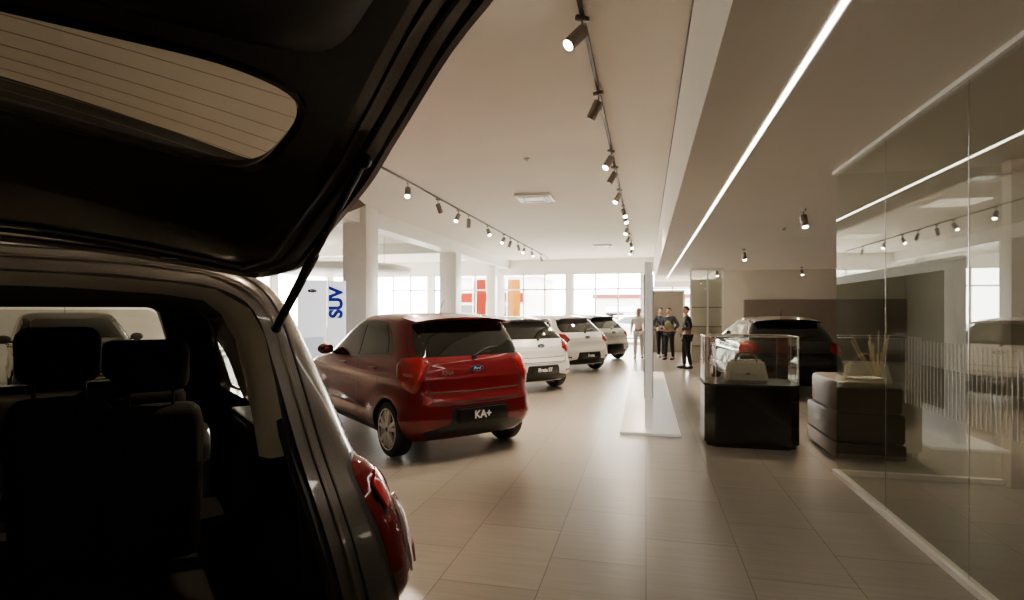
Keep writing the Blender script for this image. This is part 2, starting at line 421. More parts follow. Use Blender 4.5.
# ------------------------------------------------------------ cars
BASE=[(.20,.20,3.76,.76),(.28,.10,3.86,.815),(.36,.03,3.90,.842),(.44,.0,3.925,.852),(.50,.0,3.93,.836),(.58,.005,3.93,.830),(.66,.04,3.91,.828),(.74,.065,3.86,.832),(.80,.075,3.80,.844),(.835,.08,3.74,.860),(.86,.09,3.68,.848),(.91,.105,3.48,.838),(.96,.125,3.14,.828),(1.00,.14,2.96,.815),(1.04,.16,2.86,.800),(1.14,.22,2.66,.772),(1.28,.31,2.40,.728),(1.38,.39,2.18,.690),(1.44,.46,2.02,.655),(1.48,.57,1.82,.58),(1.505,.80,1.54,.40),(1.515,1.05,1.30,.14)]
def car(label,paint,loc,ang,sx=1,sy=1,sz=1,plate='',tl=None,script='',wheel_r=.305,lite=False,rake=0,taper=0):
    e=root('car',label,'car',loc,R(ang))
    tf=lambda z: 1-taper*max(0,z-1.0)/.45
    rows=[(z*sz,(a+rake*max(0,z-.92))*sy,b*sy,w*sx*tf(z)) for z,a,b,w in BASE]
    yr,yf=.64*sy,3.12*sy; zr=wheel_r
    kw=dict(rx=.30,ry=.36,bow=.12) if taper else {}
    b=hull(rows,arch=[(yr,zr,.37),(yf,zr,.37)],**kw)
    bvh=BVHTree.FromBMesh(b)
    ob=tmp(b,(paint,M['black']),0)
    cuts=[]
    for y in (yr,yf):
        for s in (1,-1):
            c=bmesh.new(); bmesh.ops.create_cone(c,cap_ends=True,segments=48,radius1=wheel_r+.04,radius2=wheel_r+.04,depth=.5)
            bmesh.ops.transform(c,matrix=Matrix.Translation((s*.82*sx,y,zr))@Matrix.Rotation(R(90),4,'Y'),verts=c.verts)
            cuts.append(tmp(c,(paint,M['black']),1))
    me=boolean(ob,cuts); finish(me,20); ob.name='body'; me.name='car_body'; ob.parent=e
    def S(pl): return [(p[0]*sx*tf(p[1]),p[1]*sz) for p in pl]
    def Y(pl): return [(p[0]*sy,p[1]*sz) for p in pl]
    def patch(name,outline,mode,mat,off=.004,mirror=False,step=.06,bulge=0,thick=.004,holes=(),label=None):
        vs,fs=tess(outline,holes,step); f=projector(bvh,mode,off,outline,bulge); P=[f(v) for v in vs]
        ow={'rear':(0,-1,0),'front':(0,1,0),'side':(1,0,0),'top':(0,0,1),'corner':(1,-1,0)}[mode]
        for s in ((1,-1) if mirror else (1,)):
            mb=MB(); mb.tri([(p.x*s,p.y,p.z) for p in P],fs,mat,thick,(ow[0]*s,ow[1],ow[2])); o=mb.obj(name,e)
            if label: o['label']=label
    def ring(name,outline,mode,mirror=False,w=.012):
        patch(name,outline,mode,M['black'],.0015,mirror,.08,holes=[inset(outline,w)],thick=.0)
    patch('rear_window',rnd(S([(-.66,1.06),(.66,1.06),(.66,1.20),(.59,1.405),(-.59,1.405),(-.66,1.20)]),.06),'rear',M['carglass'],.004)
    if not lite: ring('hatch_seam',rnd(S([(-.56,.60),(.56,.60),(.60,.80),(.60,.98),(.70,1.04),(.69,1.24),(.62,1.43),(-.62,1.43),(-.69,1.24),(-.70,1.04),(-.60,.98),(-.60,.80)]),.05),'rear')
    if not lite:
        f=projector(bvh,'rear',-.002)
        mb=MB(); mb.tube([f((x*sx,(.70+.02*x*x)*sz)) for x in [-.55+.11*k for k in range(11)]],.007,M['black'],6); mb.obj('hatch_crease',e)
        f=projector(bvh,'rear',-.003)
        mb=MB(); mb.tube([f((x*sx,(.575+.03*x*x)*sz)) for x in [-.76+.08*k for k in range(20)]],.006,M['black'],6); mb.obj('bumper_seam',e)
        f=projector(bvh,'side',-.004)
        for s in (1,-1):
            mb=MB(); mb.tube([(p.x*s,p.y,p.z) for p in [f((y*sy,(.50-.02*y)*sz)) for y in [1.05+.1*k for k in range(16)]]],.008,M['black'],6); mb.obj('side_crease',e)
    tlp=tl or [(.50,1.00),(.62,1.06),(.80,1.05),(.87,.98),(.84,.84),(.74,.74),(.62,.70),(.57,.77)]
    tlp=rnd([(p[0]*sx,p[1]*sz) for p in tlp],.025)
    patch('tail_light',tlp,'corner',M['redlens'],.004,True,.03,bulge=.014,thick=.012)
    cx=sum(p[0] for p in tlp)/len(tlp);cz=sum(p[1] for p in tlp)/len(tlp)
    if not lite:
        patch('lamp_insert',rnd([(cx-.055,cz-.035),(cx+.05,cz-.02),(cx+.06,cz+.01),(cx-.045,cz+.0)],.010),'corner',M['pinklens'],.022,True,.025,thick=.003)
        patch('lamp_rim',inset(tlp,-.010),'corner',M['black'],.002,True,.05,thick=0,holes=[inset(tlp,.002)])
    patch('bumper_insert',rnd([(p[0]*sx,p[1]*sz) for p in [(-.58,.23),(.58,.23),(.66,.31),(.52,.35),(.38,.37),(.34,.55),(-.34,.55),(-.38,.37),(-.52,.35),(-.66,.31)]],.03),'rear',M['black'],.006)
    patch('reflector',rnd([(p[0]*sx,p[1]*sz) for p in [(.54,.41),(.70,.42),(.70,.45),(.54,.445)]],.01),'rear',M['redlens'],.008,True)
    py=projector(bvh,'rear')((0,.46*sz)).y-.02
    mb=MB(); mb.box((0,py,.46*sz),(.60,.016,.155),M['plate'],.004); pl=mb.obj('number_plate',e)
    if plate: text('plate_lettering',plate,.115 if len(plate)<4 else .098,M['text'],pl,Matrix.Translation((0,py-.011,.46*sz))@Matrix.Rotation(R(90),4,'X'),.002,.003)
    by=projector(bvh,'rear')((0,.93*sz)).y
    mb=MB(); mb.cyl((0,by-.008,.93*sz),1,.012,M['chrome'],'Y',seg=40); bm=mb.bm
    for v in bm.verts: v.co.x*=.085; v.co.z=(v.co.z-.93*sz)*.036+.93*sz
    mb2=MB(); mb2.cyl((0,0,0),1,.008,M['blue'],'Y',seg=40)
    for v in mb2.bm.verts: v.co.x*=.076; v.co.z*=.029
    bo=mb.obj('badge',e); mb2.obj('badge_enamel',bo,(0,by-.014,.93*sz))
    text('badge_lettering','Ford',.046,M['text'],bo,Matrix.Translation((0,by-.020,.93*sz))@Matrix.Rotation(R(90),4,'X'),.001,0,.3)
    if script:
        p0=projector(bvh,'rear')((-.46*sx,.895*sz)); p1=projector(bvh,'rear')((-.26*sx,.895*sz)); an=math.atan2(p1.y-p0.y,p1.x-p0.x); pm_=(p0+p1)/2
        text('model_lettering',script,.074,M['alu'],e,Matrix.Translation((pm_.x,pm_.y-.012,.895*sz))@Matrix.Rotation(an,4,'Z')@Matrix.Rotation(R(90),4,'X'),.003,.001,.0)
    mb=MB(); vs=[];fs=[]; n=16
    fz=pchip(rows,1)
    for i in range(n+1):
        q=(i/n-.5)*2; x=q*.62*sx*tf(1.44)
        yb=fz(1.44*sz)
        y0=yb-.21+.08*q*q; zt=(1.494-.045*q*q)*sz
        vs+=[(x,y0,zt-.030),(x,y0+.42,zt+.012),(x,y0+.42,zt-.06),(x,y0+.03,zt-.058)]
    for i in range(n):
        a=i*4;b2=a+4
        for k in range(4): fs.append((a+k,a+(k+1)%4,b2+(k+1)%4,b2+k))
    fs+= [(3,2,1,0),(n*4,n*4+1,n*4+2,n*4+3)]
    mb.tri(vs,fs,paint); bmesh.ops.recalc_face_normals(mb.bm,faces=mb.bm.faces); mb.obj('spoiler',e,ang=50)
    mb=MB(); mb.box((0,yb-.200,1.450*sz),(.3,.012,.014),M['redlens'],.004); mb.obj('brake_light',e)
    f=projector(bvh,'rear',.012); mb=MB()
    mb.tube([f((x*sx,z*sz)) for x,z in [(0,1.05),(.10,1.09),(.22,1.12),(.36,1.135)]],.008,M['black']); mb.cyl(f((0,1.04*sz)),.022,.04,M['black'],'Y'); mb.obj('wiper',e)
    patch('window_surround',rnd(Y([(.58,1.075),(1.5,1.0),(2.70,.975),(2.58,1.05),(2.20,1.33),(1.92,1.405),(1.3,1.425),(.94,1.405),(.70,1.25)]),.05),'side',M['blackgloss'],.002,True)
    patch('side_window',rnd(Y([(.72,1.09),(1.46,1.03),(1.46,1.39),(1.16,1.40),(.96,1.38),(.79,1.24)]),.04),'side',M['carglass'],.006,True)
    patch('side_window',rnd(Y([(1.54,1.025),(2.58,1.005),(2.14,1.31),(1.90,1.38),(1.54,1.39)]),.04),'side',M['carglass'],.006,True)
    if not lite:
        ring('door_seam',rnd(Y([(1.06,.30),(1.50,.28),(1.50,1.0),(.70,1.05),(.78,.90),(1.02,.66)]),.06),'side',True)
        ring('door_seam',rnd(Y([(1.50,.28),(2.58,.28),(2.70,.60),(2.66,.97),(1.50,1.0)]),.06),'side',True)
        fl=rnd(Y([(.44,.78),(.58,.78),(.58,.90),(.44,.90)]),.03)
        patch('fuel_flap',fl,'side',M['black'],.0015,False,.05,thick=0,holes=[inset(fl,.005)])
    for s in (1,-1):
        for yy in (1.0,1.98):
            h=projector(bvh,'side',.02)((yy*sy,.91*sz)); mb=MB(); mb.box((h.x*s,h.y,h.z),(.03,.19,.026),paint,.01); mb.obj('door_handle',e)
        mb=MB(); mb.ball((s*.93*sx,2.46*sy,1.05*sz),(.11,.06,.075),paint,16); mb.box((s*.82*sx,2.48*sy,1.01*sz),(.12,.05,.03),M['black'],.01)
        mb.box((s*.93*sx,2.41*sy,1.05*sz),(.16,.012,.10),M['carglass'],.004); mb.obj('side_mirror',e)
    patch('sill_trim',Y([(1.05,.215),(2.65,.215),(2.65,.275),(1.05,.275)]),'side',M['black'],.006,True,.15)
    patch('windscreen',rnd(S([(-.66,1.06),(.66,1.06),(.54,1.38),(-.54,1.38)]),.05),'front',M['carglass'],.004)
    patch('grille',rnd([(p[0]*sx,p[1]*sz) for p in [(-.40,.36),(.40,.36),(.48,.50),(.42,.62),(-.42,.62),(-.48,.50)]],.05),'front',M['black'],.006)
    patch('headlight',rnd([(p[0]*sx,p[1]*sz) for p in [(.48,.66),(.66,.64),(.76,.72),(.70,.80),(.56,.75)]],.03),'front',M['clearlens'],.008,True,.04)
    f=projector(bvh,'front',.012)
    mb=MB()
    for k in range(4): 
        z=(.40+.06*k)*sz; mb.tube([f((x*.38*sx,z)) for x in (-1,-.66,-.33,0,.33,.66,1)],.008,M['chrome'])
    mb.obj('grille_bars',e)
    mb=MB(); mb.tube([(0,.98*sy,1.50*sz),(0,.86*sy,1.66*sz)],[.006,.003],M['black']); mb.obj('antenna',e)
    xt=(.85*sx-.115)
    for y in (yr,yf):
        wheel(e,xt,y,wheel_r,True); wheel(e,-xt,y,wheel_r,False)
    return e
HA=49.45
red=car('glossy metallic red five-door hatchback parked on the tiled floor',M['red'],(-1.746,5.87,0),HA,1,.98,1.045,plate='KA+',script='KA+')
ftl=[(.46,.88),(.58,1.02),(.78,1.04),(.90,.98),(.88,.82),(.70,.77),(.54,.79)]
w1=car('white five-door hatchback with dark rear window beside the red car',M['whitepaint'],(-1.92,10.75,0),HA,1.10,1.04,.985,'Fiesta ST',ftl,rake=.36,taper=.13)
w2=car('white hatchback parked third in the row of display cars',M['whitepaint'],(-1.40,14.6,0),HA,1.09,1.04,.985,'Fiesta',ftl,lite=True,rake=.36,taper=.13)
w3=car('silver-grey hatchback parked at the end of the row',M['silver'],(-.93,18.3,0),HA,1.04,1.04,.98,'',ftl,lite=True,rake=.36,taper=.13)
bk=car('glossy black hatchback behind the display case, seen from the rear',M['blackpaint'],(2.70,11.2,0),4,1.12,1.03,.985,'',ftl,rake=.36,taper=.15)
sv=car('dark grey car facing the open-tailed dark vehicle',M['greycar'],(-12.45,9.6,0),237,1.05,1.05,1.05,'',lite=True)
def copy_tree(o,parent=None,loc=None,rz=None):
    c=o.copy(); SC.collection.objects.link(c)
    if parent is not None: c.parent=parent
    if loc: c.location=loc
    if rz is not None: c.rotation_euler[2]=rz
    for ch in o.children: copy_tree(ch,c)
    return c
for src,lo,rz,lb in ((w3,(-9,33,-.11),90,'silver hatchback parked outside the showroom windows'),(red,(-3.2,34,-.11),80,'red hatchback parked outside the showroom windows'),(w2,(-2.2,31,-.11),-80,'white hatchback parked outside the showroom windows'),(w3,(-17.5,18,-.11),10,'silver hatchback parked outside the side windows')):
    c=copy_tree(src,None,lo,R(rz)); c['label']=lb
# ------------------------------------------------------------ foreground vehicle with open tailgate
def mpv():
    e=root('car','dark graphite people carrier with raised tailgate and open boot','car',(-1.30,.757,0),R(HA))
    rows=[(.22,.06,4.25,.84),(.35,-.05,4.36,.92),(.50,-.10,4.42,.965),(.70,-.125,4.40,.99),(.85,-.12,4.2,.995),(.98,-.085,3.75,.988),(1.08,-.035,3.35,.955),(1.18,.03,3.1,.912),(1.35,.11,2.8,.855),(1.5,.17,2.55,.80),(1.60,.20,2.38,.755),(1.68,.235,2.2,.70),(1.735,.29,1.98,.60),(1.775,.42,1.7,.42),(1.785,.62,1.45,.2)]
    kw=dict(rx=.11,ry=.20,bow=.03,k=.04,fx=.36,fy=.42,bowf=.2)
    b=hull(rows,**kw); bvh=BVHTree.FromBMesh(b)
    mats=(M['mpv'],M['trimblk'])
    ob=tmp(b,mats,0)
    inner=[(z if z<1.45 else z-.045,yr+.085,yf-.1,w-.06) for z,yr,yf,w in rows if z>.45]
    ib=hull(inner,**kw)
    cuts=[tmp(ib,mats,1)]
    half=[(.0,1.70),(.30,1.693),(.50,1.672),(.585,1.635),(.625,1.57),(.655,1.42),(.69,1.22),(.735,.98),(.765,.80),(.76,.68),(.70,.60),(0,.585)]
    OP=rnd(half+[(-x,z) for x,z in half[-2:0:-1]],.05,4)
    cuts.append(tmp(prism(OP,'Y',-.6,.55),mats,0))
    wins=[rnd([(.42,1.19),(.80,1.17),(.80,1.57),(.62,1.55),(.46,1.34)],.05),rnd([(.87,1.17),(1.72,1.13),(1.72,1.59),(.87,1.585)],.05),rnd([(1.79,1.13),(2.62,1.11),(2.42,1.36),(2.05,1.58),(1.79,1.59)],.05)]
    for w in wins: cuts.append(tmp(prism(w,'X',-1.3,1.3),mats,0))
    ws=rnd([(-.68,1.14),(.68,1.14),(.50,1.62),(-.50,1.62)],.05)
    cuts.append(tmp(prism(ws,'Y',1.75,4.0),mats,0))
    for y in (.85,3.55):
        for s in (1,-1):
            c=bmesh.new(); bmesh.ops.create_cone(c,cap_ends=True,segments=48,radius1=.38,radius2=.38,depth=.36)
            bmesh.ops.transform(c,matrix=Matrix.Translation((s*.92,y,.33))@Matrix.Rotation(R(90),4,'Y'),verts=c.verts); cuts.append(tmp(c,mats,1))
    me=boolean(ob,cuts); finish(me,32); ob.name='body'; ob.parent=e
    for y in (.85,3.55): wheel(e,.84,y,.33,True); wheel(e,-.84,y,.33,False)
    def patch(name,outline,mode,mat,off=.004,mirror=False,step=.05,bulge=0,thick=.004,holes=(),vh=bvh,label=None,bw=.05):
        vs,fs=tess(outline,holes,step); f=projector(vh,mode,off,outline,bulge,bw); P=[f(v) for v in vs]
        ow={'rear':(0,-1,0),'front':(0,1,0),'side':(1,0,0),'top':(0,0,1),'corner':(1,-1,0)}[mode]
        for s in ((1,-1) if mirror else (1,)):
            mb=MB(); mb.tri([(p.x*s,p.y,p.z) for p in P],fs,mat,thick,(ow[0]*s,ow[1],ow[2])); o=mb.obj(name,e)
            if label: o['label']=label
    for w in wins: patch('side_window',inset(w,-.008),'side',G_car,-.022,True,.12,thick=0)
    patch('windscreen',inset(ws,-.008),'front',G_car,-.022,False,.12,thick=0)
    for w in wins:
        f=projector(bvh,'side',.002); pts=[f(p) for p in dens(w,.05)]
        for s in (1,-1):
            mb=MB(); mb.tube([(p.x*s,p.y,p.z) for p in pts],.009,M['blackgloss'],6,True); mb.obj('window_seal',e)
    f=projector(bvh,'rear',0)
    def yat(x,z): return pchip(rows,1)(z)+.05
    mb=MB(); mb.tube([(x*.985,yat(x,z)+.0,z if z>1 else z+.005) for x,z in dens(OP,.04)],.021,M['rubber'],8,True); mb.obj('aperture_seal',e)
    mb=MB(); mb.tube([f(p)+Vector((0,-.002,0)) for p in dens(inset(OP,-.035),.04) if p[1]>.66],.006,M['mpv'],6,False); mb.tube([f(p)+Vector((0,-.001,0)) for p in dens(inset(OP,-.062),.04) if p[1]>.66],.004,M['rubber'],6,False); mb.obj('aperture_flange',e)
    L=rnd([(.625,1.17),(.70,1.185),(.815,1.09),(.845,.94),(.815,.85),(.71,.80),(.605,.81),(.575,.90),(.585,1.05)],.035)
    patch('tail_light',L,'corner',M['dkredlens'],.004,True,.022,.026,.015,label='red and clear wraparound tail lamp')
    L2=rnd([(.665,1.03),(.72,1.05),(.785,1.0),(.800,.92),(.75,.86),(.655,.85),(.640,.94)],.025)
    patch('reversing_lens',L2,'corner',M['clearlens'],.040,True,.02,.008,.008)
    L3=rnd([(.675,.925),(.76,.930),(.770,.905),(.745,.875),(.672,.872)],.012)
    patch('lamp_reflector',L3,'corner',M['pinklens'],.052,True,.02,.004,.006)
    L4=rnd([(.610,1.10),(.68,1.13),(.76,1.075),(.66,1.06),(.615,1.04)],.012)
    patch('lamp_reflector',L4,'corner',M['redlens'],.036,True,.02,.004,.006)
    patch('lamp_seam',inset(L,-.012),'corner',M['black'],.002,True,.04,thick=0,holes=[inset(L,.002)])
    patch('bumper_seam',[(-.92,.762),(.92,.762),(.92,.772),(-.92,.772)],'rear',M['black'],.002,False,.05,thick=0)
    patch('bumper_seam',[(-.05,.762),(.46,.762),(.46,.770),(-.05,.770)],'side',M['black'],.002,True,.05,thick=0)
    f2=projector(bvh,'side',.0)
    for s in (1,-1):
        mb=MB(); mb.tube([(p.x*s,p.y,p.z) for p in [f2((y,1.145-.01*y)) for y in [.25+.12*k for k in range(20)]]],.006,M['chrome'],6); mb.obj('waist_moulding',e)
    arch=[(.665,1.20),(.655,1.27),(.632,1.40),(.605,1.53),(.57,1.60),(.50,1.640),(.40,1.655),(.2,1.668),(0,1.672)]
    arch=arch+[(-x,z) for x,z in arch[-2::-1]]
    vs=[];fs=[]
    for i,(x,z) in enumerate(arch):
        sg=1 if x>0 else -1
        if z>1.6: vs+=[(x,.14,z+.016),(x*.985,.18,z-.006),(x*.98,.28,z-.010)]
        else: vs+=[(x+sg*.010,.12,z+.005),(x-sg*.030,.15,z-.004),(x-sg*.044,.22,z-.01)]
    for i in range(len(arch)-1):
        for k in range(2): fs.append((i*3+k,i*3+k+1,i*3+k+4,i*3+k+3))
    mb=MB(); mb.tri(vs,fs,M['pillar']); mb.obj('pillar_trim',e,ang=60)
    mb=MB(); mb.box((0,1.0,.60),(1.5,1.7,.04),M['fabric'],.01); mb.obj('boot_floor',e)
    mb=MB(); mb.box((0,.06,.62),(1.30,.14,.05),M['trimblk'],.015); mb.obj('sill_trim',e)
    for s in (1,-1):
        mb=MB(); mb.box((s*.80,.75,.88),(.18,1.1,.56),M['trimblk'],.06); mb.box((s*.80,.75,1.15),(.14,1.15,.03),M['trimblk'],.01); mb.obj('boot_side_trim',e)
    def seat(x,y,w=.42,dz=0,hw=.25):
        mb=MB()
        rot=Matrix.Rotation(R(12),4,'X')
        mb.box((x,y,.98+dz),(w,.13,.66),M['fabric'],.05,rot,3)
        for s in (1,-1): mb.box((x+s*w*.43,y+.03,.98+dz),(.06,.14,.58),M['fabric'],.03,rot,3)
        mb.box((x,y+.28,.72),(w,.5,.16),M['fabric'],.05,None,3)
        so=mb.obj('seat',e)
        mb=MB()
        for s in (1,-1): mb.tube([(x+s*.07,y-.07,1.26+dz),(x+s*.07,y-.085,1.42+dz)],.007,M['darkmetal'])
        mb.box((x,y-.09,1.455+dz),(hw,.10,.20),M['fabric'],.045,rot,3); mb.obj('headrest',so)
    seat(.41,1.10,.34,-.06,.25); seat(.14,1.12,.28,-.01,.24); seat(-.38,1.10,.46,0)
    seat(.38,2.05,.48,-.10); seat(-.38,2.05,.48,-.10)
    mb=MB(); mb.box((0,3.0,.96),(1.5,.5,.25),M['trimblk'],.08,None,3); mb.obj('dashboard',e)
    mb=MB(); mb.lathe([(.0,.19),(.012,.182),(0,.17),(-.012,.182)],M['black'],'Z',32,(0,0,0)); mb.box((0,0,0),(.34,.05,.02),M['black'],.008)
    mb.obj('steering_wheel',e,(-.40,2.62,1.08),(R(65),0,0))
    # -------- tailgate
    zc=pchip([(-1.2,2.0),(-1.05,2.02),(-.87,2.01),(-.70,1.955),(-.62,1.932),(-.36,1.918),(-.15,1.855),(-.02,1.81),(.10,1.757),(.16,1.73)],1)
    ze=pchip([(-1.2,1.96),(-1.05,1.99),(-.87,1.98),(-.61,1.885),(-.50,1.835),(-.28,1.765),(-.05,1.69),(.10,1.675),(.16,1.67)],1)
    xe=pchip([(-1.2,.60),(-1.05,.64),(-.87,.66),(-.5,.665),(-.28,.665),(-.05,.66),(.16,.62)],1)
    def S(off):
        def f(p):
            x,y=p; t=min(1.3,math.hypot(x/xe(y),.05)); z=zc(y)+(ze(y)-zc(y))*t**1.45
            return Vector((x,y,z+off))
        return f
    hs=[(.60,.12),(.657,-.05),(.670,-.28),(.674,-.5),(.673,-.87),(.645,-1.04),(.55,-1.13),(.3,-1.17),(0,-1.18)]
    OUT=rnd([(0,.13)]+hs+[(-x,y) for x,y in hs[-2::-1]],.04)
    wh=[(0,-.345),(.30,-.362),(.455,-.395),(.490,-.45),(.515,-.60),(.495,-.655),(.40,-.675),(0,-.650)]
    HO=rnd(wh+[(-x,y) for x,y in wh[-2:0:-1]],.05)
    HB=rnd([(-.52,-.32),(.52,-.32),(.555,-.50),(.54,-.71),(-.54,-.71),(-.555,-.50)],.05)
    vs,fs=tess(OUT,[HB],.05); mb=MB(); mb.tri([S(.065)(v) for v in vs],fs,M['mpv'],.05,(0,0,1)); tg=mb.obj('tailgate',e,ang=50)
    tg['label']='raised tailgate, dark painted shell with black inner lining'
    th=[(.52,-.13),(.555,-.18),(.565,-.3),(.572,-.5),(.575,-.85),(.55,-1.0),(.48,-1.08),(0,-1.12)]
    TR=rnd([(0,-.13)]+th+[(-x,y) for x,y in th[-2::-1]],.05)
    vs,fs=tess(TR,[HO],.04); mb=MB(); mb.tri([S(-.004)(v) for v in vs],fs,M['trimblk'],.018,(0,0,-1)); mb.obj('inner_lining',tg,ang=50)
    lh=[(.44,-.715),(.525,-.74),(.535,-.90),(.50,-1.02),(.38,-1.06),(0,-1.08)]
    LP=rnd([(0,-.69)]+lh+[(-x,y) for x,y in lh[-2::-1]],.06)
    vs,fs=tess(LP,[],.04)
    def lf(p):
        t=min(1,dist_poly(p,LP)/.06); return S(-.008-.030*(1-(1-t)**2))(p)
    mb=MB(); mb.tri([lf(v) for v in vs],fs,M['trimblk']); mb.obj('lower_lining',tg,ang=60)
    vs,fs=tess(inset(HB,-.012),[],.06); mb=MB(); mb.tri([S(.030)(v) for v in vs],fs,G_car); gl=mb.obj('rear_window',tg,ang=60)
    mb=MB()
    for k in range(9):
        y=-.36-.039*k; mb.tube([S(.027)((x,y)) for x in [-.52+.104*j for j in range(11)]],.0005,M['heat'],4)
    mb.obj('heater_lines',gl)
    mb=MB(); mb.tube([S(-.004)(p) for p in dens(HO,.04)],.007,M['blackgloss'],6,True); mb.obj('window_seal',tg)
    mb=MB(); mb.tube([S(.012)(p) for p in dens(inset(OUT,.012),.04)],.010,M['mpv'],6,True); mb.tube([S(.012)(p) for p in dens(inset(OUT,.045),.04)],.007,M['rubber'],6,True); mb.tube([S(.010)(p) for p in dens(inset(OUT,.070),.04)],.006,M['mpv'],6,True); mb.obj('edge_flange',tg)
    mb=MB(); mb.box((0,-1.12,1.97),(.12,.05,.06),M['darkmetal'],.01); mb.tube([(-.03,-1.12,1.95),(-.03,-1.12,1.91),(.03,-1.12,1.91),(.03,-1.12,1.95)],.006,M['chrome']); mb.obj('latch',tg)
    for s in (1,-1):
        mb=MB(); A=Vector((s*.64,.10,1.555));B=Vector((s*.622,-.57,1.853)); mid=A.lerp(B,.55)
        mb.tube([A,mid],.011,M['black'],12); mb.tube([mid,B],.0075,M['black'],10); mb.ball(A,(.014,.014,.014),M['black'],10); mb.ball(B,(.014,.014,.014),M['black'],10); mb.obj('gas_strut',e)
        mb=MB(); mb.box((s*.40,.15,1.735),(.05,.14,.02),M['mpv'],.006); mb.obj('hinge',e)
mpv()
# ------------------------------------------------------------ room shell
def struct(name,mb,label): 
    o=mb.obj(name); tag(o,label,None,'structure'); return o
HX=.373; ZH=4.10; ZL=2.97; YF=27; XL=-14
mb=MB(); mb.b2((XL-.2,-4.2,-.1),(8.2,YF+.2,0),M['floor']); struct('floor',mb,'staggered grey-beige floor tiles with fine grain and satin sheen')
mb=MB(); mb.b2((XL-.2,-4.2,ZH),(HX+.1,YF+.2,ZH+.15),M['ceil']); mb.b2((HX+.1,-4.2,ZL),(8.2,YF+.2,ZL+.15),M['ceil']); mb.b2((HX,-4.2,ZL),(HX+.1,YF+.2,ZH),M['ceil']); struct('ceiling',mb,'smooth warm white plaster ceiling with a lowered bay')
mb=MB(); mb.b2((HX-.012,-4,ZH-.03),(HX,YF,ZH),M['rail']); struct('trim_5',mb,'thin dark edge line where bulkhead meets ceiling')
mb=MB(); mb.b2((XL-.2,-4.2,0),(8.2,-4.0,ZH),M['office']); struct('wall_back',mb,'plain painted wall')
mb=MB(); mb.b2((8.0,-4.0,0),(8.2,20.2,ZL),M['office']); struct('wall_right',mb,'beige painted office wall')
mb=MB(); mb.b2((2.3,20.2,0),(8.2,20.4,ZL),M['wall']); mb.b2((2.3,20.4,0),(2.45,YF,ZL),M['wall']); struct('wall_end',mb,'off-white painted end wall')
mb=MB(); mb.b2((3.2,20.05,0.0),(8.0,20.2,1.98),M['taupe']); struct('trim_1',mb,'taupe wall panel')
mb=MB(); mb.b2((XL,YF,3.42),(HX,YF+.2,ZH),M['white']); mb.b2((HX,YF,2.75),(2.45,YF+.2,ZL),M['white'])
for x in (-14,-10.75,-7.1,-3.6,-.05): mb.b2((x-.16,YF-.1,0),(x+.16,YF+.2,3.42),M['white'])
struct('wall_far',mb,'white window wall header and piers')
def win_y(i,x0,x1,z1,y):
    mb=MB(); f=.05
    mb.b2((x0,y,0),(x0+f,y+.08,z1),M['white']);mb.b2((x1-f,y,0),(x1,y+.08,z1),M['white']);mb.b2((x0,y,z1-f),(x1,y+.08,z1),M['white']);mb.b2((x0,y,0),(x1,y+.08,.12),M['white'])
    n=2 if x1-x0>2.5 else 1
    for k in range(1,n+1):
        x=x0+(x1-x0)*k/(n+1); mb.b2((x-.035,y,0),(x+.035,y+.07,z1),M['white'])
    mb.b2((x0,y,2.62),(x1,y+.07,2.69),M['white'])
    mb.b2((x0,y+.03,.1),(x1,y+.04,z1-f),G_win); struct('window_%d'%i,mb,'full-height white-framed showroom window')
wx=[-14,-10.75,-7.1,-3.6,-.05]
for i in range(4): win_y(i+1,wx[i]+.16,wx[i+1]-.16,3.42,YF+.05)
win_y(5,.11,2.3,2.75,YF+.05)
mb=MB(); mb.b2((XL-.2,15,3.42),(XL,YF,ZH),M['white']); mb.b2((XL-.2,-4,0),(XL,15,ZH),M['wall'])
ys=[15+12*k/3 for k in range(4)]
for y in ys: mb.b2((XL-.2,y-.2,0),(XL,y+.2,3.42),M['white'])
struct('wall_left',mb,'white window wall header and piers along the side')
for i in range(3):
    a,b=ys[i]+.2,ys[i+1]-.2; mb=MB(); x=XL-.1
    for (p,q) in ((a,a+.06),(b-.06,b),((a+b)/2-.03,(a+b)/2+.03)): mb.b2((x,p,0),(x+.07,q,3.42),M['white'])
    mb.b2((x,a,3.36),(x+.07,b,3.42),M['white']); mb.b2((x,a,0),(x+.07,b,.12),M['white']); mb.b2((x+.03,a,.1),(x+.04,b,3.38),G_win)
    struct('window_%d'%(i+6),mb,'full-height white-framed side window')
for i,(x,y) in enumerate(((-6.75,12.4),(-6.95,19.4),(-7.05,25.4))):
    mb=MB(); s_=.62 if i<2 else .42; mb.box((x,y,ZH/2),(s_,s_,ZH),M['white'],.01); mb.box((x,y,.06),(s_+.04,s_+.04,.12),M['wall'],.005); o=mb.obj('column'); tag(o,'square white-painted structural column','column','structure')
mb=MB(); mb.b2((-7.1,-4,3.70),(-6.6,YF,ZH),M['white']); struct('trim_2',mb,'white ceiling beam along the columns')
mb=MB(); mb.b2((XL,12.15,3.70),(-7.1,12.65,ZH),M['white']); mb.b2((XL,19.15,3.70),(-7.1,19.65,ZH),M['white']); struct('trim_3',mb,'white cross beams')
mb=MB(); mb.b2((.835,-1,ZL-.014),(.865,24,ZL-.001),M['led']); mb.b2((.82,-1,ZL-.010),(.834,24,ZL-.001),M['white']);mb.b2((.866,-1,ZL-.010),(.88,24,ZL-.001),M['white']); o=mb.obj('led_light_strip'); tag(o,'long slim warm-white LED line recessed in the ceiling','light strip')
J=[6.09,4.93,3.77,2.61,1.45,.29,-.87]
